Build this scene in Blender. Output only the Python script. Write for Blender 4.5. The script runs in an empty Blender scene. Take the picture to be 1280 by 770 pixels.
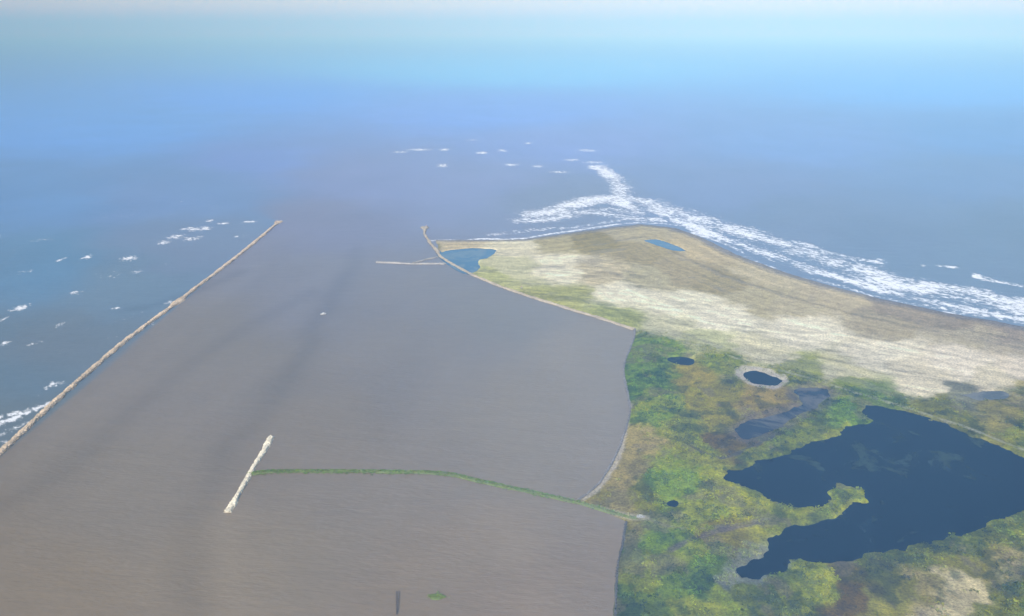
import bpy, math, random
import numpy as np
random.seed(4); rng=np.random.default_rng(7)
H=400.0; F=1004.0; P=math.radians(19.0)
cp,sp=math.cos(P),math.sin(P)
def G(px,py):
    u=(px-640)/F; v=(385-py)/F
    dy=cp+v*sp; dz=-sp+v*cp
    t=H/(-dz); return (u*t,dy*t)
def GL(l): return np.array([G(*p) for p in l])
# ---------- haze / exposure model used to convert observed colours to surface albedo
SIG=np.array([0.35e-4,0.70e-4,0.98e-4]); LH=np.array([0.28,0.54,0.76]); E=np.array([0.94,0.90,0.97])
def lin(c):
    c=np.array(c)/255.0
    return np.where(c<=0.04045,c/12.92,((c+0.055)/1.055)**2.4)
def albedo(c,d):
    T=np.exp(-SIG*d); a=(lin(c)-(1-T)*LH)/(T*E)
    return np.clip(a,0.006,0.8)
# ---------- helpers
def vnoise(x,y,s,seed):
    r=np.random.default_rng(seed); n=256
    t=r.random((n,n))
    fx=x/s; fy=y/s; ix=np.floor(fx).astype(int); iy=np.floor(fy).astype(int)
    fx=fx-ix; fy=fy-iy; fx=fx*fx*(3-2*fx); fy=fy*fy*(3-2*fy)
    a=t[iy%n,ix%n]; b=t[iy%n,(ix+1)%n]; c=t[(iy+1)%n,ix%n]; d=t[(iy+1)%n,(ix+1)%n]
    return ((a*(1-fx)+b*fx)*(1-fy)+(c*(1-fx)+d*fx)*fy)*2-1
def fbm(x,y,s,seed,o=3):
    v=0;a=1;t=0
    for i in range(o):
        v=v+a*vnoise(x+17.3*i,y-9.1*i,s/(2**i),seed+i); t+=a; a*=0.55
    return v/t
def sstep(a,b,x):
    t=np.clip((x-a)/(b-a),0,1); return t*t*(3-2*t)
def dline(x,y,L):
    d=np.full(x.shape,1e18)
    for (ax,ay),(bx,by) in zip(L[:-1],L[1:]):
        ex,ey=bx-ax,by-ay; l2=ex*ex+ey*ey+1e-9
        t=np.clip(((x-ax)*ex+(y-ay)*ey)/l2,0,1)
        d=np.minimum(d,(x-ax-t*ex)**2+(y-ay-t*ey)**2)
    return np.sqrt(d)
def spoly(x,y,L):
    C=np.vstack([L,L[:1]]); d=dline(x,y,C)
    ins=np.zeros(x.shape,bool)
    for (ax,ay),(bx,by) in zip(C[:-1],C[1:]):
        if ay==by: continue
        c=((ay>y)!=(by>y))&(x<(bx-ax)*(y-ay)/(by-ay)+ax); ins^=c
    return np.where(ins,d,-d)
def smooth(L,closed=False,n=5):
    L=np.array(L,float); m=len(L); out=[]
    for i in range(m if closed else m-1):
        g=(lambda k:L[k%m]) if closed else (lambda k:L[min(max(k,0),m-1)])
        p0,p1,p2,p3=g(i-1),g(i),g(i+1),g(i+2)
        for k in range(n):
            t=k/n
            out.append(0.5*((2*p1)+(-p0+p2)*t+(2*p0-5*p1+4*p2-p3)*t*t+(-p0+3*p1-3*p2+p3)*t**3))
    if not closed: out.append(L[-1])
    return np.array(out)
def mkmesh(name,V,Fc,mat,col=None,attrs=None,smoothf=True):
    me=bpy.data.meshes.new(name); V=np.asarray(V,np.float32); Fc=np.asarray(Fc,np.int32)
    k=Fc.shape[1]; me.vertices.add(len(V)); me.vertices.foreach_set('co',V.ravel())
    me.loops.add(Fc.size); me.loops.foreach_set('vertex_index',Fc.ravel())
    me.polygons.add(len(Fc)); me.polygons.foreach_set('loop_start',np.arange(0,Fc.size,k,dtype=np.int32))
    me.polygons.foreach_set('loop_total',np.full(len(Fc),k,np.int32))
    me.polygons.foreach_set('use_smooth',np.full(len(Fc),smoothf))
    if col is not None:
        a=me.attributes.new('tint','FLOAT_COLOR','POINT')
        c=np.ones((len(V),4),np.float32); c[:,:3]=col; a.data.foreach_set('color',c.ravel())
    for n,vals in (attrs or {}).items():
        a=me.attributes.new(n,'FLOAT','POINT'); a.data.foreach_set('value',np.asarray(vals,np.float32))
    me.update(calc_edges=True); me.validate()
    me.materials.append(mat)
    ob=bpy.data.objects.new(name,me); bpy.context.scene.collection.objects.link(ob); return ob
class M:
    def __init__(s,name,rough=0.9,spec=0.3):
        s.m=bpy.data.materials.new(name); s.m.use_nodes=True; s.t=s.m.node_tree; s.n=s.t.nodes
        s.b=s.n['Principled BSDF']; s.b.inputs['Roughness'].default_value=rough; s.b.inputs['Specular IOR Level'].default_value=spec
    def L(s,a,b): s.t.links.new(a,b)
    def pos(s,scale=(1,1,1),rot=0):
        g=s.n.new('ShaderNodeNewGeometry'); mp=s.n.new('ShaderNodeMapping')
        mp.inputs['Scale'].default_value=scale
        r=s.n.new('ShaderNodeVectorRotate'); r.rotation_type='Z_AXIS'; r.inputs['Angle'].default_value=rot
        s.L(g.outputs['Position'],r.inputs['Vector']); s.L(r.outputs[0],mp.inputs[0]); return mp.outputs[0]
    def noise(s,vec,scale,det=4,rough=0.6,dist=0):
        n=s.n.new('ShaderNodeTexNoise'); n.inputs['Scale'].default_value=scale; n.inputs['Detail'].default_value=det
        n.inputs['Roughness'].default_value=rough; n.inputs['Distortion'].default_value=dist
        s.L(vec,n.inputs['Vector']); return n.outputs['Fac']
    def mr(s,v,a,b,c,d,sm=False):
        n=s.n.new('ShaderNodeMapRange'); 
        if sm: n.interpolation_type='SMOOTHSTEP'
        for i,k in zip((1,2,3,4),(a,b,c,d)): n.inputs[i].default_value=k
        s.L(v,n.inputs[0]); return n.outputs[0]
    def math(s,op,a,b=None):
        n=s.n.new('ShaderNodeMath'); n.operation=op
        for i,v in enumerate((a,b)):
            if v is None: continue
            if isinstance(v,(int,float)): n.inputs[i].default_value=v
            else: s.L(v,n.inputs[i])
        return n.outputs[0]
    def attr(s,name,fac=False):
        n=s.n.new('ShaderNodeAttribute'); n.attribute_name=name; return n.outputs['Fac' if fac else 'Color']
    def scale(s,col,f):
        n=s.n.new('ShaderNodeVectorMath'); n.operation='SCALE'; s.L(col,n.inputs[0]); s.L(f,n.inputs['Scale']); return n.outputs[0]
    def mix(s,f,a,b):
        n=s.n.new('ShaderNodeMix'); n.data_type='RGBA'
        if isinstance(f,float): n.inputs[0].default_value=f
        else: s.L(f,n.inputs[0])
        for i,v in ((6,a),(7,b)):
            if isinstance(v,tuple): n.inputs[i].default_value=(*v,1)
            else: s.L(v,n.inputs[i])
        return n.outputs[2]
    def col(s,c): s.L(c,s.b.inputs['Base Color'])
    def bump(s,h,dist,st=1.0):
        n=s.n.new('ShaderNodeBump'); n.inputs['Distance'].default_value=dist; n.inputs['Strength'].default_value=st
        s.L(h,n.inputs['Height']); s.L(n.outputs[0],s.b.inputs['Normal'])
# ---------- survey lines
COAST=[(545,300),(600,300),(655,299),(700,293),(755,285),(800,280),(845,285),(880,298),(920,318),(980,340),(1040,358),(1100,373),(1180,390),(1280,408),(1450,440),(1750,500)]
BANK=[(783,652),(722,626),(745,608),(765,580),(780,545),(788,510),(782,480),(780,455),(790,430),(794,412)]
LAND=COAST+[(2600,760),(2600,1500),(740,1500),(762,900),(768,770),(771,720),(777,680)]+BANK+[(700,383),(640,363),(600,348),(575,336),(558,323),(548,312)]
PONDS={
 'lagoon':[(553,316),(580,311),(620,312),(612,322),(598,326),(600,335),(588,341),(568,331)],
 'beach_pool':[(806,301),(825,300),(856,312),(848,315),(822,308)],
 'marsh_pond':[(834,449),(850,446),(868,450),(864,456),(846,456)],
 'marsh_pond.001':[(928,466),(945,464),(976,475),(969,484),(946,481),(932,474)],
 'marsh_pond.002':[(993,489),(1015,484),(1035,490),(1030,502),(1010,515),(990,525),(965,540),(940,550),(925,547),(922,535),(950,523),(985,514),(1005,506),(997,497)],
 'marsh_pond.003':[(836,629),(847,627),(846,634),(838,634)],
 'marsh_pond.004':[(1202,493),(1250,490),(1258,497),(1220,500)],
 'lake':[(1085,507),(1130,513),(1190,534),(1250,560),(1290,575),(1360,600),(1400,640),(1340,650),(1290,640),(1270,645),(1235,655),(1200,670),(1160,681),(1110,690),(1050,700),(1000,705),(985,712),(965,721),(940,726),(922,712),(945,698),(952,683),(972,666),(1003,656),(1045,646),(1062,633),(1081,624),(1082,615),(1060,607),(1041,612),(1037,630),(1010,636),(975,634),(935,612),(905,598),(935,582),(975,570),(1000,558),(1045,545),(1068,532),(1086,528),(1078,515)],
}
# ---------- LAND
st=2.0
gx=np.arange(-210,1500,st); gy=np.arange(190,1830,st); nx,ny=len(gx),len(gy)
X,Y=np.meshgrid(gx,gy)
W1=fbm(X,Y,22,11,4)
sd=spoly(X,Y,GL(LAND))
dco=dline(X,Y,GL(COAST))
sd=sd+W1*3.0*sstep(0,25,np.minimum(1e9,dline(X,Y,GL(BANK))))
beach=sstep(-12,12,spoly(X,Y,GL(COAST+[(1750,560),(1280,482),(1190,500),(1090,494),(1000,467),(900,440),(850,426),(794,412),(700,383),(600,348),(558,323)]))+W1*14)
h=1.9*np.tanh(sd/14)+np.where(sd<-5,(sd+5)*0.05,0)
inl=sstep(2,15,sd)
psall=np.full(X.shape,-1e9); pm={}
for nme,pl in PONDS.items():
    L=smooth(GL(pl),True,4)
    m=(X>L[:,0].min()-20)&(X<L[:,0].max()+20)&(Y>L[:,1].min()-20)&(Y<L[:,1].max()+20)
    s=np.full(X.shape,-1e9); s[m]=spoly(X[m],Y[m],L)
    pm[nme]=s.copy()
    amp={'lake':9,'marsh_pond.002':7.0,'marsh_pond.004':8.0}.get(nme,4.5)
    s=s+fbm(X,Y,16,51,4)*amp
    psall=np.maximum(psall,s)
LA=[(560,305,170,158,142),(650,310,190,180,163),(640,335,168,163,142),(700,335,196,185,168),(612,348,150,150,118),(700,374,140,140,106),(760,398,140,143,104),(690,304,152,144,125),(740,303,130,124,107),(800,320,137,129,113),(780,290,152,144,130),(850,340,140,131,115),(900,355,134,126,109),(950,375,148,139,121),(800,348,152,144,126),(750,340,168,156,137),(780,367,198,187,170),(860,385,193,183,166),(900,402,198,187,171),(1000,415,192,181,166),(1100,440,188,177,163),(1200,455,185,173,162),(1280,455,183,170,159),(1000,385,152,142,125),(1100,405,142,133,120),(1200,420,150,141,129),(1280,432,152,142,131),(880,315,162,149,130),(950,345,165,153,134),(1040,372,160,148,131),(1120,387,132,124,118),(1200,402,124,118,115),(1280,418,127,120,118),(840,408,172,165,142),(880,428,160,157,127),(950,443,172,163,142),(1050,470,166,158,134),(1150,478,182,170,154),(1230,478,174,163,148),
(815,440,106,126,62),(810,480,100,124,46),(830,510,114,132,48),(870,470,138,126,80),(880,500,128,121,70),(950,500,134,118,84),(900,458,116,125,70),(1000,468,122,127,80),(1060,490,114,124,64),(860,540,112,116,46),(900,525,128,120,72),(870,570,118,121,46),(800,555,144,129,95),(780,600,140,125,92),(765,628,134,123,82),(810,620,120,118,66),(895,558,100,88,70),(925,556,96,86,66),(960,560,104,112,48),(1010,530,108,116,58),(1060,515,98,122,38),(850,600,114,132,28),(900,612,146,146,34),(830,655,94,115,32),(880,640,126,134,34),(930,642,148,146,38),(895,672,114,106,60),(850,688,98,116,34),(880,710,90,108,32),(820,720,92,107,38),(800,755,85,98,38),(900,750,120,128,38),(960,750,96,103,44),(1010,722,136,139,42),(1060,725,106,96,62),(1060,750,88,76,50),(1100,712,112,110,52),(1150,740,134,122,90),(1205,732,184,167,142),(1240,715,122,114,72),(1270,752,108,115,48),(1175,760,178,162,138),(1255,725,158,142,114),(1220,682,110,114,44),(1272,665,100,109,40),(1060,620,138,143,46),(990,648,116,120,42),(930,720,116,118,118),(1100,500,92,110,42),(1180,515,106,108,76),(1250,520,128,121,88),(1272,545,110,115,56),(1205,495,112,114,108),(1290,500,132,125,98),(1120,735,108,104,60),(1100,755,124,118,70),(1240,750,112,112,52),(1210,710,112,108,58),(1160,705,106,108,50),
(1500,500,170,157,140),(1500,620,115,118,58),(1500,760,120,120,62),(1100,900,110,115,52),(850,900,105,120,46),(1500,950,120,115,60)]
def keyspace(x,y):
    y=np.maximum(y,60.0); dep=y*cp+H*sp
    return x/dep*F, 640*np.log(y/1000.0)*-0.6
hf=fbm(X,Y,11,61,3); hf2=fbm(X,Y,11,65,3)
wx=X+fbm(X,Y,45,71,4)*26+hf*7; wy=Y+fbm(X,Y,45,81,4)*30+hf2*8
KU,KV=keyspace(wx,wy)
acc=np.zeros(X.shape+(3,)); ws=np.zeros(X.shape)
for a in LA:
    x,y=G(a[0],a[1]); u,v=keyspace(np.array(x),np.array(y))
    w=1.0/(((KU-u)**2+(1.6*(KV-v))**2)/100+0.5)**3.6
    acc+=w[...,None]*albedo(a[2:],math.hypot(x,y)); ws+=w
C=acc/ws[...,None]
greenness=sstep(0.0,0.03,C[...,1]-C[...,0]*0.86-C[...,2]*0.06)*(1-beach)
n1=fbm(X,Y,30,91,4); n2=fbm(X,Y,9,101,3)
mk=(1-beach)[...,None]
C=C*(1+(1-mk)*0.14)*(1-mk*np.array([0.10,0.10,0.25]))
C=C*(1+mk*(0.25*n1[...,None]+0.50*n2[...,None]))
yel=sstep(0.10,0.17,fbm(X,Y,34,111,6))*greenness
C=C*(1-yel[...,None]*0.45)+yel[...,None]*0.45*np.array([0.23,0.215,0.015])*(1+0.5*n2[...,None])
drk=sstep(0.12,0.20,fbm(X,Y,20,121,6))*(1-beach)
C=C*(1-drk[...,None]*np.array([0.46,0.40,0.5]))
brn=sstep(0.24,0.32,fbm(X,Y,33,141,5))*(1-beach)
C=C*(1-brn[...,None]*0.45)+brn[...,None]*0.45*np.array([0.15,0.115,0.065])
rid=fbm(dco*1.0+W1*5,X*0.06+Y*0.03,9,131,3); rid2=fbm(dco+W1*9,X*0.08,26,133,3)
drift=fbm((X*0.35+Y*0.94)+W1*4,(X*0.94-Y*0.35)*0.12,8,137,3)
sv=1+beach*(0.26*rid+0.18*rid2+0.34*drift*sstep(150,260,dco)+0.12*n2)
C=C*sv[...,None]
veg=beach*sstep(0.20,0.36,fbm(dco*0.6+W1*7,X*0.2+Y*0.1,17,151,4))*sstep(30,60,dco)
C=C*(1-0.30*veg[...,None])+0.30*veg[...,None]*np.array([0.21,0.19,0.15])
wet=1-sstep(8,34,dco+W1*9)
C=C*(1-wet[...,None]*0.75)+wet[...,None]*0.75*np.array([0.18,0.168,0.16])
rim=sstep(-9,-4,pm['marsh_pond.001']+n2*4+n1*3+W1*2+1.5); C=C*(1-rim[...,None]*0.75)+rim[...,None]*0.75*np.array([0.42,0.37,0.31])
rim=sstep(-16,-4,pm['marsh_pond.002']+n1*9); C=C*(1-rim[...,None]*0.6)+rim[...,None]*0.6*np.array([0.11,0.085,0.07])
def track(L,hw,c,amt):
    global C
    d=dline(X,Y,smooth(GL(L),False,4)); f=(1-sstep(hw*0.5,hw*1.7,d+n2*1.6+n1*1.5))*amt
    C=C*(1-f[...,None])+f[...,None]*np.array(c)
track([(797,414),(850,428),(920,450),(1000,472),(1090,500),(1150,517),(1220,541),(1290,570),(1400,610)],1.7,(0.31,0.29,0.19),0.65)
track([(786,505),(780,545),(769,580),(750,608),(730,624)],2.6,(0.44,0.385,0.31),0.7)
track([(722,629),(780,645),(806,651)],3.5,(0.38,0.33,0.23),0.85)
track([(806,651),(850,664),(900,660),(960,652)],1.6,(0.18,0.15,0.10),0.5)
track([(860,560),(900,575),(940,560),(975,545)],2.2,(0.07,0.06,0.05),0.7)
track([(840,690),(870,676),(905,664),(950,658)],3.0,(0.12,0.09,0.08),0.7)
C=np.clip(C,0.006,0.7)
f=sstep(-2.0,2.0,psall)
vegh=greenness*(0.5+1.5*np.clip(n2+0.3,0,1)+1.0*np.clip(n1,0,1))*inl
h=h+inl*(0.25*rid*beach+0.12*n2)+vegh*sstep(3,10,-psall)
h=h*(1-f)+(-0.9)*f
keep=(sd>-30)
def gridfaces(mask):
    q=mask[:-1,:-1]|mask[1:,:-1]|mask[:-1,1:]|mask[1:,1:]
    i,j=np.nonzero(q); a=i*nx+j; return np.stack([a,a+1,a+nx+1,a+nx],1)
def compact(Fc,*arrs):
    u,inv=np.unique(Fc.ravel(),return_inverse=True)
    return inv.reshape(Fc.shape),[a.reshape(-1,*a.shape[2:])[u] for a in arrs]
m=M('marsh_and_sand',1.0,0.0)
p=m.pos(); a=m.noise(p,0.45,5,0.7); b=m.noise(p,0.09,4,0.65)
k=m.math('MULTIPLY',m.mr(a,0.25,0.75,0.38,1.62),m.mr(b,0.25,0.75,0.76,1.24))
m.col(m.scale(m.attr('tint'),k)); m.bump(a,1.2,0.8)
Fc=gridfaces(keep); Fi,(Vx,Vy,Vz,Vc)=compact(Fc,X,Y,h,C)
mkmesh('ground',np.stack([Vx,Vy,Vz],1),Fi,m.m,Vc)
# ---------- ponds
def pondmat(name,c1,c2,thr,rough=0.12,spec=0.5,amt=0.85):
    m=M(name,rough,spec); p=m.pos(); n=m.noise(p,0.018,7,0.68,0.6)
    m.col(m.mix(m.mr(n,thr,thr+0.12,0,amt,True),c1,c2)); m.bump(m.noise(p,0.5,3),0.1,0.3); return m.m
dark=pondmat('lake_water',(0.0005,0.001,0.004),(0.03,0.04,0.015),0.54,0.1,0.04,0.7)
blue=pondmat('lagoon_water',(0.05,0.12,0.19),(0.12,0.17,0.2),0.48,0.12,0.25)
grey=pondmat('mud_pond_water',(0.016,0.016,0.022),(0.11,0.095,0.08),0.45,0.2,0.1)
pale=pondmat('shallow_pond_water',(0.07,0.075,0.07),(0.16,0.15,0.12),0.45,0.3,0.1)
for nme in PONDS:
    Fc=gridfaces(pm[nme]>-10); Fi,(Vx,Vy)=compact(Fc,X,Y)
    mt={'lagoon':blue,'beach_pool':blue,'marsh_pond.002':grey,'marsh_pond.004':pale}.get(nme,dark)
    mkmesh(nme,np.stack([Vx,Vy,np.full(len(Vx),0.28)],1),Fi,mt)
# ---------- SEA
def axis(lo,hi,s,far):
    c=list(np.arange(lo,hi,s)); r=[];d=s;x=c[-1]
    while x<far: d*=1.18; x+=d; r.append(x)
    l=[];d=s;x=c[0]
    while x>-far: d*=1.18; x-=d; l.append(x)
    return np.array(l[::-1]+c+r)
sx=axis(-1100,1500,6.0,65000); sy=axis(300,3300,6.0,65000)
SX,SY=np.meshgrid(sx,sy)
JL=[(349,277),(300,318),(245,360),(215,383),(150,432),(75,497),(0,567),(-90,648),(-260,800)]
JLg=smooth(GL(JL),False,5)
A=np.array(G(349,277)); B=np.array(G(0,567)); dv=(B-A)/np.linalg.norm(B-A)
along=(SX-A[0])*dv[0]+(SY-A[1])*dv[1]
cr=dv[0]*(SY-A[1])-dv[1]*(SX-A[0])
leftsign=np.sign(dv[0]*(G(0,300)[1]-A[1])-dv[1]*(G(0,300)[0]-A[0]))
side=cr*leftsign
wid=3+np.clip(-along,0,None)*0.9
side=np.where(along<0,side+fbm(SX,SY,120,211,3)*np.clip(-along,0,120)*0.5,side)
fL=sstep(-1,1,side/wid)
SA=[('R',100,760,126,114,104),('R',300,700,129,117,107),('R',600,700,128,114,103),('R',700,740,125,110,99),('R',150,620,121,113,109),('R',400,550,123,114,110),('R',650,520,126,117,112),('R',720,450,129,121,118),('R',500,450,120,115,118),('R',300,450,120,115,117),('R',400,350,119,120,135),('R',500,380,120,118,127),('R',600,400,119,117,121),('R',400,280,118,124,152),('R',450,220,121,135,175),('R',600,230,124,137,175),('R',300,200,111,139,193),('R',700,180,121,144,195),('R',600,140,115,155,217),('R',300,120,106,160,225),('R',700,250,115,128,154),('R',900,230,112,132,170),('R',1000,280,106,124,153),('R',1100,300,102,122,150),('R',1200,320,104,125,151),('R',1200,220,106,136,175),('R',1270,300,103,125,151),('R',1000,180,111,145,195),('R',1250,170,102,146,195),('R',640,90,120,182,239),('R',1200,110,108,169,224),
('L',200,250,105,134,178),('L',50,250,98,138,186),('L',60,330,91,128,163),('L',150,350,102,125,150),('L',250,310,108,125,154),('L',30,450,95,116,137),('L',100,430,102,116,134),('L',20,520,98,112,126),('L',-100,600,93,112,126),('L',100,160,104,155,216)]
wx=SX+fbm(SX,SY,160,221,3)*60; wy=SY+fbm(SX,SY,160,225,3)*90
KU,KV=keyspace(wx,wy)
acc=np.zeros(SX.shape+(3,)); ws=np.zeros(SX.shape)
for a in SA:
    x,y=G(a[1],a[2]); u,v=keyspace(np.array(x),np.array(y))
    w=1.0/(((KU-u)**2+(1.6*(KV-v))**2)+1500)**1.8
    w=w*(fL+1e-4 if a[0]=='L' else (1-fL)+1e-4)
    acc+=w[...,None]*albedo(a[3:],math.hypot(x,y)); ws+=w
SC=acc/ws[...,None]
wob=fbm(SX,SY,90,231,3)
def band(L,hw,amt):
    global SC
    d=dline(SX+wob*14,SY+wob*20,smooth(GL(L),False,5))
    SC=SC*(1-amt*np.exp(-(d/hw)**2))[...,None]
band([(450,310),(420,370),(385,430),(350,480),(320,525),(285,570),(262,620),(245,680),(238,800)],17,0.12)
band([(440,340),(400,420),(350,490)],35,0.06)
band([(300,640),(290,700),(285,790)],14,-0.05)
band([(390,365),(260,440),(150,530),(60,600),(-60,660)],18,0.12)
band([(420,400),(330,460),(200,560),(100,640)],14,-0.05)
band([(330,330),(220,420),(120,500),(20,590)],12,-0.05)
band([(300,560),(400,700),(520,800)],30,0.04)
band([(560,380),(500,470),(470,560)],26,0.04)
band([(620,640),(640,700),(680,760)],20,-0.05)
band([(300,340),(215,375),(170,385)],16,0.15)
SC=SC*(1+0.05*fbm(SX,SY*0.35,70,241,3))[...,None]
foam=np.zeros_like(SX)
brk=fbm(SX,SY,45,251,3); brk2=fbm(SX,SY,110,255,2)
def fl(L,hw,a,v=0.25):
    global foam
    d=dline(SX+wob*20,SY+wob*24,smooth(GL(L),False,4)); foam=np.maximum(foam,a*np.exp(-(d/hw)**2)*(1+v*brk+v*0.6*brk2))
fl([(745,208),(765,222),(778,238),(775,252),(790,262)],44,0.60)
fl([(665,268),(700,262),(740,250),(790,248),(840,262),(890,278),(950,295),(1010,315),(1060,332),(1120,352),(1180,364),(1240,377),(1300,390),(1500,428)],66,0.58)
fl([(820,262),(870,285),(930,306),(990,326),(1050,346),(1110,362),(1180,380),(1280,399),(1450,432)],34,0.60)
fl([(1000,302),(1070,322),(1100,330)],18,0.58); fl([(1222,343),(1245,350),(1275,356)],12,0.66); fl([(1175,332),(1200,334)],10,0.58)
fl([(1100,350),(1150,358),(1220,364),(1250,372),(1320,384)],46,0.66)
fl([(640,276),(690,274),(740,262),(800,266)],46,0.49); fl([(610,293),(660,288),(720,284),(790,272)],20,0.48)
fl([(700,262),(760,268),(830,276)],40,0.50)
fl([(545,299.5),(600,298.5),(655,297),(700,291),(755,283),(800,278)],9,0.64)
fl([(800,278),(850,283),(890,298),(980,338),(1100,371),(1280,406)],9,0.54)
fl([(0,532),(40,512),(62,505)],11,0.6);fl([(-60,560),(0,522),(25,516)],12,0.56); fl([(0,548),(30,530),(45,525)],8,.5)
for (a,b,w,hh,s) in [(525,187,30,3,.62),(555,187,14,3,.7),(603,191,16,3,.8),(628,188,14,3,.6),(553,207,16,4,.7),(640,206,22,3,.65),(672,208,14,3,.6),(660,179,10,2,.7),(735,188,24,3,.6),(742,203,30,3,.55),(715,200,20,3,.55),(590,175,20,2,.45),(500,190,20,3,.5),(700,215,30,3,.45),
 (160,323,18,6,.8),(110,321,12,6,.7),(75,325,8,5,.7),(205,303,14,5,.7),(220,296,20,5,.75),(250,286,22,5,.75),(240,298,24,6,.5),(262,276,10,4,.6),(232,286,12,4,.6),(280,279,18,3,.7),(312,277,18,3,.8),(25,385,16,9,.85),(75,406,8,5,.7),(95,365,14,6,.5),(66,481,20,8,.8),(5,430,12,8,.7),(5,398,8,6,.6),(10,553,14,6,.7),(170,340,16,5,.3),(30,340,18,6,.3),(145,385,14,4,.3),(210,378,12,6,.6),(190,405,10,5,.4),(40,430,16,6,.25),(300,295,14,4,.3),(50,300,20,5,.3),(1100,325,14,4,.7),(1155,332,10,3,.7),(1190,334,16,4,.7)]:
    x,y=G(a,b); dep=y*cp+H*sp; rx=w/2*dep/F*1.5; ry=hh/2/(F*H/(dep*dep)*0.9)*1.5
    ex=SX-x; ey=SY-y; th_=0.5*math.sin(a*1.7+b); exr=ex*math.cos(th_)-ey*math.sin(th_)*0.3
    foam=np.maximum(foam,(s*0.32+0.37)*np.exp(-(exr/rx)**2-(ey/ry)**2))
mott=sstep(0.1,0.6,fbm(SX,SY,70,261,3)); foam=np.maximum(foam,mott*fL*(SY<2200)*0.29)
m=M('sea_water',0.34,0.26)
p=m.pos((1,3.0,1),math.radians(8)); ps=m.pos((1,2.2,1),math.radians(52))
pp=m.pos()
w1=m.noise(p,0.022,3,0.55,0.3); w2=m.noise(p,0.10,5,0.65); w3=m.noise(pp,0.004,4,0.55)
k=m.math('MULTIPLY',m.mr(w1,0.25,0.75,0.96,1.04),m.mr(w2,0.25,0.75,0.92,1.08)); k=m.math('MULTIPLY',k,m.mr(w3,0.3,0.7,0.95,1.05))
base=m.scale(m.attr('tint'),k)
fn=m.math('ADD',m.math('MULTIPLY',m.noise(ps,0.05,7,0.75,0.6),0.75),m.math('MULTIPLY',m.noise(pp,0.11,5,0.7),0.6))
fn=m.mr(fn,0.42,0.93,0.1,0.95)
fa=m.attr('foam',True)
ff=m.mr(m.math('ADD',fn,fa),0.92,1.18,0,1,True)
m.col(m.mix(ff,base,(0.80,0.81,0.82)))
m.L(m.mr(ff,0,1,0.34,0.9),m.b.inputs['Roughness'])
m.bump(m.math('ADD',w2,m.math('MULTIPLY',w1,1.5)),1.0,0.32)
i,j=np.meshgrid(np.arange(len(sy)-1),np.arange(len(sx)-1),indexing='ij'); a=(i*len(sx)+j).ravel()
Fq=np.stack([a,a+1,a+len(sx)+1,a+len(sx)],1)
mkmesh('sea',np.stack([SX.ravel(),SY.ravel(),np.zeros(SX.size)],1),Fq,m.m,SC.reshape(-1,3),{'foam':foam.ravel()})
# ---------- rocks
ico=[];t=(1+5**.5)/2
for a_,b_ in ((-1,t),(1,t),(-1,-t),(1,-t)): ico.append((a_,b_,0))
for a_,b_ in ((-1,t),(1,t),(-1,-t),(1,-t)): ico.append((0,a_,b_))
for a_,b_ in ((-1,t),(1,t),(-1,-t),(1,-t)): ico.append((b_,0,a_))
ico=np.array(ico)/np.linalg.norm(ico[0])
icf=np.array([(0,11,5),(0,5,1),(0,1,7),(0,7,10),(0,10,11),(1,5,9),(5,11,4),(11,10,2),(10,7,6),(7,1,8),(3,9,4),(3,4,2),(3,2,6),(3,6,8),(3,8,9),(4,9,5),(2,4,11),(6,2,10),(8,6,7),(9,8,1)])
def resample(L,step):
    d=np.r_[0,np.cumsum(np.linalg.norm(np.diff(L,axis=0),axis=1))]
    s=np.arange(0,d[-1],step); P=np.stack([np.interp(s,d,L[:,0]),np.interp(s,d,L[:,1])],1)
    T=np.gradient(P,axis=0); T/=np.linalg.norm(T,axis=1)[:,None]+1e-9
    return P,T,s/d[-1]
m=M('riprap_rock',0.95,0.1); p=m.pos(); n=m.noise(p,0.8,4,0.7); n2_=m.noise(p,0.06,4,0.6)
kk=m.math('MULTIPLY',m.mr(n,0.25,0.75,0.75,1.2),m.mr(n2_,0.3,0.7,0.75,1.2)); m.col(m.scale(m.attr('tint'),kk)); RM=m.m
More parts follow.
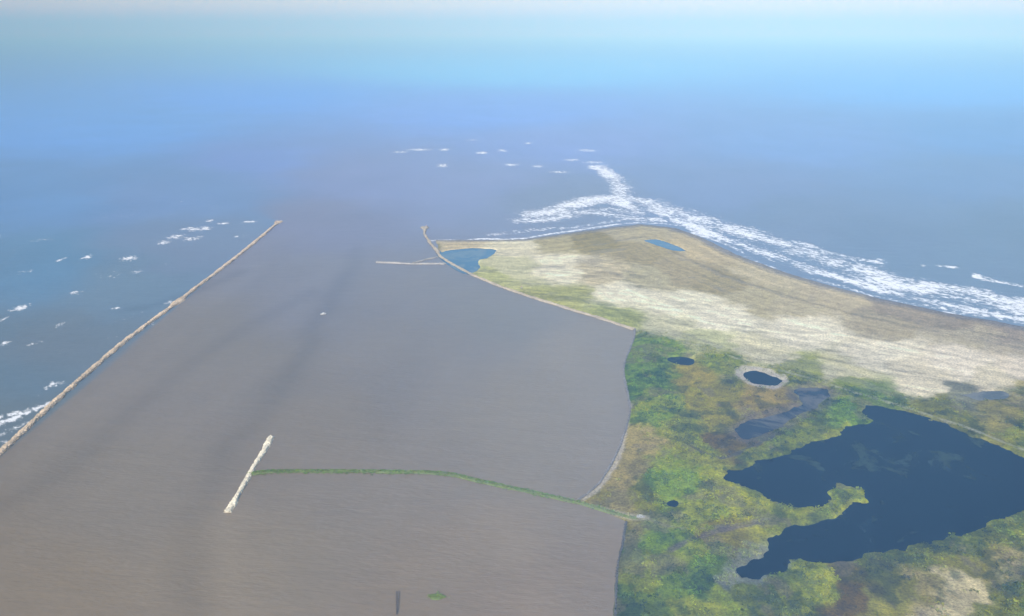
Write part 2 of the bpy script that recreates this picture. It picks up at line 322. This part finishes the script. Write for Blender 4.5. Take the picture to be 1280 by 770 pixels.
def jetty(name,L,hw,top,dens,c,rs=(0.6,1.2),cv=0.25,head=0.0,mid=0.0):
    L=smooth(np.array(L),False,5) if len(L)>2 else np.array(L)
    P,T,s=resample(L,3.0); N=np.stack([-T[:,1],T[:,0]],1); k=len(P)
    V=[];
    prof=[(-1.9,-1.5),(-1.0,top*0.75),(-0.5,top),(0.5,top),(1.0,top*0.75),(1.9,-1.5)]
    wj=hw*(1+0.3*vnoise(np.arange(k)*3.0,np.zeros(k),14,5))*(1+head*np.exp(-(s*k*3/18)**2))*(1+mid*np.exp(-((s-0.43)/0.012)**2))
    hj=1+0.18*vnoise(np.arange(k)*3.0,np.zeros(k)+9,9,6)
    P=P+N*(vnoise(np.arange(k)*3.0,np.zeros(k)+4,30,8)*0.8)[:,None]
    for a_,z_ in prof:
        q=P+N*(a_*wj)[:,None]; V.append(np.c_[q,np.where(z_>0,z_*hj,z_)])
    V=np.stack(V,1).reshape(-1,3); n=len(prof); Fs=[]
    for i_ in range(k-1):
        for j_ in range(n-1): a0=i_*n+j_; Fs.append((a0,a0+1,a0+n+1,a0+n))
    Fs.append((0,1,4,5)); Fs.append((1,2,3,4)); e=(k-1)*n; Fs.append((e+5,e+4,e+1,e)); Fs.append((e+4,e+3,e+2,e+1))
    cc=np.tile(np.array(c)*0.9,(len(V),1))
    Fs=np.array(Fs); Ft=np.vstack([Fs[:,[0,1,2]],Fs[:,[0,2,3]]])
    nr=int(dens*k*3.0); ii=rng.integers(0,k,nr); off=rng.uniform(-1.6,1.6,nr)
    z=np.interp(np.abs(off),[0,0.5,1,1.9],[top,top,top*.75,-1.2])*hj[ii]
    pos=P[ii]+N[ii]*(off*wj[ii])[:,None]+T[ii]*rng.uniform(-1.5,1.5,(nr,1))
    r=rng.uniform(rs[0],rs[1],nr)
    R=ico[None]*rng.uniform(0.7,1.25,(nr,12,1))*r[:,None,None]*np.stack([rng.uniform(.8,1.3,nr),rng.uniform(.8,1.3,nr),rng.uniform(.35,.6,nr)],1)[:,None,:]
    R=R+np.c_[pos,z+0.05][:,None,:]
    rf=(icf[None]+(np.arange(nr)*12)[:,None,None]+len(V)).reshape(-1,3)
    rc=np.array(c)[None]*rng.uniform(1-cv,1+cv,(nr,1))
    rc=np.where((np.abs(off)>1.3)[:,None],rc*0.5,rc)   # wet, dark stones at the waterline
    rc=np.repeat(rc,12,axis=0)
    return mkmesh(name,np.vstack([V,R.reshape(-1,3)]),np.vstack([Ft,rf]),RM,np.vstack([cc,rc]),smoothf=False)
TAN=(0.60,0.48,0.34); GR=(0.22,0.20,0.18)
jetty('rock_jetty',GL(JL),2.4,2.2,2.8,TAN,head=1.1,mid=1.2)
jetty('rock_jetty',GL([(531,284),(531,293),(537,303),(546,313),(555,324),(600,348),(650,367),(700,383),(750,398),(793,412)]),1.9,2.0,2.0,(0.46,0.39,0.28),head=1.8)
sp_=jetty('spur_jetty',GL([(471,328),(495,329),(518,330),(556,330)]),2.2,1.6,1.8,(0.46,0.43,0.38))
sp2=jetty('spur_arm',GL([(516,329),(532,325),(549,321)]),1.6,1.4,1.8,(0.36,0.33,0.28)); sp2.parent=sp_
jetty('breakwater',GL([(339,547),(312,593),(284,641)]),2.0,2.0,3.4,(0.76,0.69,0.53),rs=(0.5,1.0),cv=0.15)
jetty('rock_revetment',GL([(794,413),(790,430),(780,455),(782,480),(788,510),(780,545),(765,580),(745,608),(722,626)]),0.8,1.4,1.6,GR,rs=(.4,.9))
jetty('rock_revetment',GL([(783,654),(777,680),(771,720),(768,770),(764,850)]),0.7,1.2,1.4,(0.11,0.10,0.08),rs=(.4,.9))
DK=[(312,593),(345,590),(450,590),(550,592),(600,602),(660,615),(720,628),(780,645),(806,651)]
dk=jetty('earth_dike',GL(DK),1.6,1.6,1.4,(0.17,0.20,0.07),rs=(0.5,1.0))
# ---------- shrubs
LM=M('shrub_leaves',0.95,0.0); pq=LM.pos(); LM.col(LM.scale(LM.attr('tint'),LM.mr(LM.noise(pq,1.2,3,0.7),0.25,0.75,0.65,1.3)))
def shrubs(name,xy,z,R,Cc,nl=16):
    n=len(xy)
    th=rng.uniform(0,2*np.pi,(n,nl)); rr=np.sqrt(rng.random((n,nl))); hz=rng.random((n,nl))
    cx=xy[:,0:1]+R[:,None]*rr*np.cos(th); cy=xy[:,1:2]+R[:,None]*rr*np.sin(th); cz=z[:,None]+R[:,None]*0.85*np.sqrt(np.clip(1-rr**2,0,1))*hz+0.15
    c=np.stack([cx,cy,cz],-1).reshape(-1,3); N_=len(c)
    a_=rng.normal(size=(N_,3)); a_[:,2]*=0.5; a_/=np.linalg.norm(a_,axis=1)[:,None]
    b_=rng.normal(size=(N_,3)); b_-=a_*(a_*b_).sum(1)[:,None]; b_/=np.linalg.norm(b_,axis=1)[:,None]
    s=np.repeat(R*0.36,nl)[:,None]*rng.uniform(.6,1.2,(N_,1))
    V=np.stack([c-a_*s,c-b_*s*0.6,c+a_*s,c+b_*s*0.6],1).reshape(-1,3)
    col=np.repeat(np.repeat(Cc,nl,axis=0)*rng.uniform(.65,1.3,(N_,1)),4,axis=0)
    return mkmesh(name,V,np.arange(N_*4).reshape(-1,4),LM.m,col,smoothf=False)
prob=(0.15+greenness)*(1-beach)*(inl)*(psall<-3)*(0.04+1.0*np.clip(fbm(X,Y,26,301,4)+0.05,0,1)**1.3)
prob*= (Y<1150)&(X<900)
pr=(prob/prob.sum()).ravel(); NS=24000; idx=rng.choice(prob.size,NS,p=pr)
xy=np.c_[X.ravel()[idx],Y.ravel()[idx]]+rng.uniform(-1,1,(NS,2)); Rr=0.8+3.0*rng.random(NS)**2
cl=C.reshape(-1,3)[idx]*1.0
cl=cl*np.array([0.95,1.08,0.6])*(0.6+0.8*sstep(-0.2,0.3,fbm(xy[:,0],xy[:,1],18,333,3)))[:,None]*rng.uniform(.7,1.35,(NS,1))
shrubs('marsh_shrubs',xy,h.ravel()[idx]-0.1,Rr,np.clip(cl,0.008,0.3),12)
Pd,Td,sdk=resample(smooth(GL(DK),False,5),0.2)
kd=rng.random(len(Pd))<np.where(sdk<0.78,0.98,0.3); Pd=Pd[kd]; Td=Td[kd]
o=rng.normal(0,1.6,len(Pd)); xyd=Pd+np.c_[-Td[:,1],Td[:,0]]*o[:,None]
gc=np.where(rng.random((len(Pd),1))<0.5,np.array([[0.14,0.24,0.03]]),np.array([[0.19,0.25,0.05]]))
shrubs('dike_shrubs',xyd,np.clip(1.6-np.abs(o)*0.7,0,3),rng.uniform(.5,1.7,len(Pd)),gc*rng.uniform(.6,1.3,(len(Pd),1)),12)
ix,iy=G(546,746); an=np.linspace(0,2*np.pi,28,endpoint=False)
V=[(ix,iy,0.9)]; 
for k_,(r_,z_) in enumerate(((2.2,.7),(4.2,.3),(5.6,-.4))):
    for a_ in an: V.append((ix+1.25*r_*math.cos(a_)*(1+.15*math.sin(3*a_+1)),iy+r_*0.8*math.sin(a_),z_))
T_=[]
for i_ in range(28):
    j_=(i_+1)%28; T_.append((0,1+i_,1+j_))
    for r_ in range(2):
        a0=1+r_*28; T_+= [(a0+i_,a0+28+i_,a0+28+j_),(a0+i_,a0+28+j_,a0+j_)]
isl=mkmesh('grass_islet',V,T_,LM.m,np.tile([0.16,0.19,0.05],(len(V),1)))
q=rng.normal(0,1,(90,2))*np.array([2.9,1.6])+np.array([ix,iy])
s_=shrubs('islet_shrubs',q,np.full(90,0.5),rng.uniform(.6,1.3,90),np.tile([[0.20,0.26,0.04]],(90,1)),12); s_.parent=isl
# ---------- small structures via bmesh
import bmesh
def solid(name,c,rough=0.7):
    m=M(name,rough,0.3); p=m.pos(); m.col(m.mix(m.mr(m.noise(p,2.0,4,0.6),0.3,0.7,0,1),tuple(x*0.75 for x in c),c)); return m.m
WD=solid('weathered_wood',(0.10,0.085,0.07),0.9); WH=solid('white_paint',(0.75,0.75,0.72),0.4); CO=solid('concrete',(0.42,0.40,0.36),0.9); GL_=solid('dark_glass',(0.03,0.04,0.05),0.1); RD=solid('red_paint',(0.5,0.06,0.04),0.5)
def empty(n,loc):
    e=bpy.data.objects.new(n,None); e.location=loc; bpy.context.scene.collection.objects.link(e); return e
def cyl(n,par,loc,r1,r2,hh,mat,seg=10,rot=(0,0,0)):
    bm=bmesh.new(); bmesh.ops.create_cone(bm,cap_ends=True,segments=seg,radius1=r1,radius2=r2,depth=hh)
    me=bpy.data.meshes.new(n); bm.to_mesh(me); bm.free(); me.materials.append(mat)
    o_=bpy.data.objects.new(n,me); o_.location=loc; o_.rotation_euler=rot; o_.parent=par; bpy.context.scene.collection.objects.link(o_); return o_
def box(n,par,loc,sz,mat,rot=(0,0,0),bev=0.04):
    bm=bmesh.new(); bmesh.ops.create_cube(bm,size=1); bmesh.ops.scale(bm,vec=sz,verts=bm.verts)
    bmesh.ops.bevel(bm,geom=bm.edges[:],offset=bev,segments=1,affect='EDGES')
    me=bpy.data.meshes.new(n); bm.to_mesh(me); bm.free(); me.materials.append(mat)
    o_=bpy.data.objects.new(n,me); o_.location=loc; o_.rotation_euler=rot; o_.parent=par; bpy.context.scene.collection.objects.link(o_); return o_
x0,y0=G(496,768); x1,y1=G(497,741)
e=empty('wooden_pilings',(x0,y0,0)); nP=11
for i_ in range(nP):
    t_=i_/(nP-1)
    for s2 in (-1,1):
        cyl('pile_%d_%s'%(i_,'l' if s2<0 else 'r'),e,((x1-x0)*t_+s2*(0.3+0.8*t_),(y1-y0)*t_,0.3+random.uniform(-.4,.3)),.22,.18,3.6,WD,8,(random.uniform(-.06,.06),random.uniform(-.06,.06),0))
Ld=math.hypot(x1-x0,y1-y0)
for s2 in (-1,1): box('stringer_%s'%('l' if s2<0 else 'r'),e,((x1-x0)/2+s2*0.7,(y1-y0)/2,1.7),(0.22,Ld,0.25),WD,(0,0,-math.atan2(x1-x0,y1-y0)-s2*0.03))
bx,by=G(404,393); e=empty('fishing_boat',(bx,by,0.1)); e.rotation_euler=(0,0,math.radians(20))
secs=[(-4,1.25,-.3,1.0),(-2,1.45,-.45,1.0),(0.5,1.45,-.5,1.1),(2.5,1.05,-.4,1.35),(4.3,.06,0.3,1.75)]
V=[];Fs=[]
for xs,w_,kz,gz in secs: V+=[(xs,-w_,gz),(xs,-w_*.8,0),(xs,0,kz),(xs,w_*.8,0),(xs,w_,gz),(xs,w_*.85,gz-.25),(xs,-w_*.85,gz-.25)]
for i_ in range(4):
    for j_ in range(7): a0=i_*7; Fs.append((a0+j_,a0+(j_+1)%7,a0+7+(j_+1)%7,a0+7+j_))
me=bpy.data.meshes.new('hull'); me.from_pydata(V,[],Fs+[(6,5,4,3,2,1,0)]); me.materials.append(WH); o_=bpy.data.objects.new('hull',me); o_.parent=e; bpy.context.scene.collection.objects.link(o_)
box('cabin',e,(0.6,0,1.75),(2.2,1.8,1.5),WH); box('windshield',e,(1.72,0,1.95),(0.1,1.5,.6),GL_); box('roof',e,(0.4,0,2.55),(3.0,2.1,.12),WH); box('outboard_motor',e,(-4.2,0,1.0),(.5,.5,1.1),WD); cyl('mast',e,(0.2,0,3.5),.06,.04,1.9,WD)
def beacon(px,py,z,hh):
    x,y=G(px,py); e=empty('navigation_beacon',(x,y,z)); s=1.1
    for a_ in (-1,1):
        for b_ in (-1,1): cyl('leg',e,(a_*s*.7,b_*s*.7,hh*.42),.13,.1,hh*.86,CO,6,(b_*0.06,-a_*0.06,0))
    for k_ in range(1,4): box('brace',e,(0,0,hh*.2*k_),(2.2-.35*k_,2.2-.35*k_,.12),CO)
    box('platform',e,(0,0,hh*.85),(1.8,1.8,.15),WH); box('day_board',e,(0,-.95,hh*.93),(1.3,.08,1.0),RD); cyl('lantern',e,(0,0,hh*.85+.6),.25,.2,.9,WH)
beacon(533,287,2.3,8); beacon(345,280,2.3,5); beacon(652,362,2,4)
gx_,gy_=G(801,649); e=empty('sluice_gate',(gx_,gy_,1.6)); e.rotation_euler=(0,0,-.35)
box('deck',e,(0,0,.7),(7,3.4,.4),CO); box('abutment_a',e,(-3.1,0,-.2),(.6,3.4,1.4),CO); box('abutment_b',e,(3.1,0,-.2),(.6,3.4,1.4),CO); box('gate_frame_a',e,(-1,0,1.7),(.25,.25,1.6),WH); box('gate_frame_b',e,(1,0,1.7),(.25,.25,1.6),WH); box('gate_beam',e,(0,0,2.6),(2.6,.35,.25),WH); box('gate_leaf',e,(0,-1.75,-.1),(2.2,.1,1.3),WD)
for sx_ in (-1,1):
    box('rail',e,(0,sx_*1.6,1.8),(7,.08,.08),WH,bev=.01)
    for k_ in range(5): cyl('post',e,(-3.2+1.6*k_,sx_*1.6,1.35),.05,.05,.95,WH,6)
# ---------- haze
hm=bpy.data.materials.new('haze_air'); hm.use_nodes=True; nt=hm.node_tree; nt.nodes.clear()
o_=nt.nodes.new('ShaderNodeOutputMaterial'); s1=nt.nodes.new('ShaderNodeVolumeScatter'); s2=nt.nodes.new('ShaderNodeVolumeAbsorption'); ad=nt.nodes.new('ShaderNodeAddShader')
s1.inputs['Color'].default_value=(0.23,0.53,1,1); s1.inputs['Density'].default_value=1.12e-4; s1.inputs['Anisotropy'].default_value=-0.5
s2.inputs['Color'].default_value=(0.74,0.85,1,1); s2.inputs['Density'].default_value=0.9e-4
nt.links.new(s1.outputs[0],ad.inputs[0]); nt.links.new(s2.outputs[0],ad.inputs[1]); nt.links.new(ad.outputs[0],o_.inputs['Volume'])
bm=bmesh.new(); bmesh.ops.create_cube(bm,size=1); bmesh.ops.scale(bm,vec=(150000,150000,1300),verts=bm.verts)
me=bpy.data.meshes.new('haze'); bm.to_mesh(me); bm.free(); me.materials.append(hm); o_=bpy.data.objects.new('haze',me); o_.location=(0,0,600); bpy.context.scene.collection.objects.link(o_)
# ---------- light
el=math.radians(40); az=math.radians(200)
S=np.array([math.sin(az)*math.cos(el),math.cos(az)*math.cos(el),math.sin(el)])
w=bpy.data.worlds.new('World'); bpy.context.scene.world=w; w.use_nodes=True
sk=w.node_tree.nodes.new('ShaderNodeTexSky'); sk.sky_type='NISHITA'; sk.sun_disc=False; sk.sun_elevation=el; sk.sun_rotation=az; sk.air_density=1.2; sk.dust_density=0.3; sk.ozone_density=3.0; sk.altitude=0
w.node_tree.links.new(sk.outputs[0],w.node_tree.nodes['Background'].inputs[0]); w.node_tree.nodes['Background'].inputs[1].default_value=0.15
ld=bpy.data.lights.new('sun','SUN'); ld.energy=5.0; ld.angle=math.radians(0.5); ld.color=(1,0.965,0.94); lo=bpy.data.objects.new('sun',ld); bpy.context.scene.collection.objects.link(lo)
from mathutils import Vector
lo.rotation_euler=Vector(-S).to_track_quat('-Z','Y').to_euler()
cam=bpy.data.cameras.new('camera'); cam.sensor_width=36; cam.lens=36*F/1280; cam.clip_start=1; cam.clip_end=300000
co=bpy.data.objects.new('camera',cam); co.location=(0,0,H); co.rotation_euler=(math.radians(90)-P,0,0); bpy.context.scene.collection.objects.link(co)
sc=bpy.context.scene; sc.camera=co; sc.view_settings.view_transform='Standard'; sc.view_settings.look='None'; sc.view_settings.exposure=0
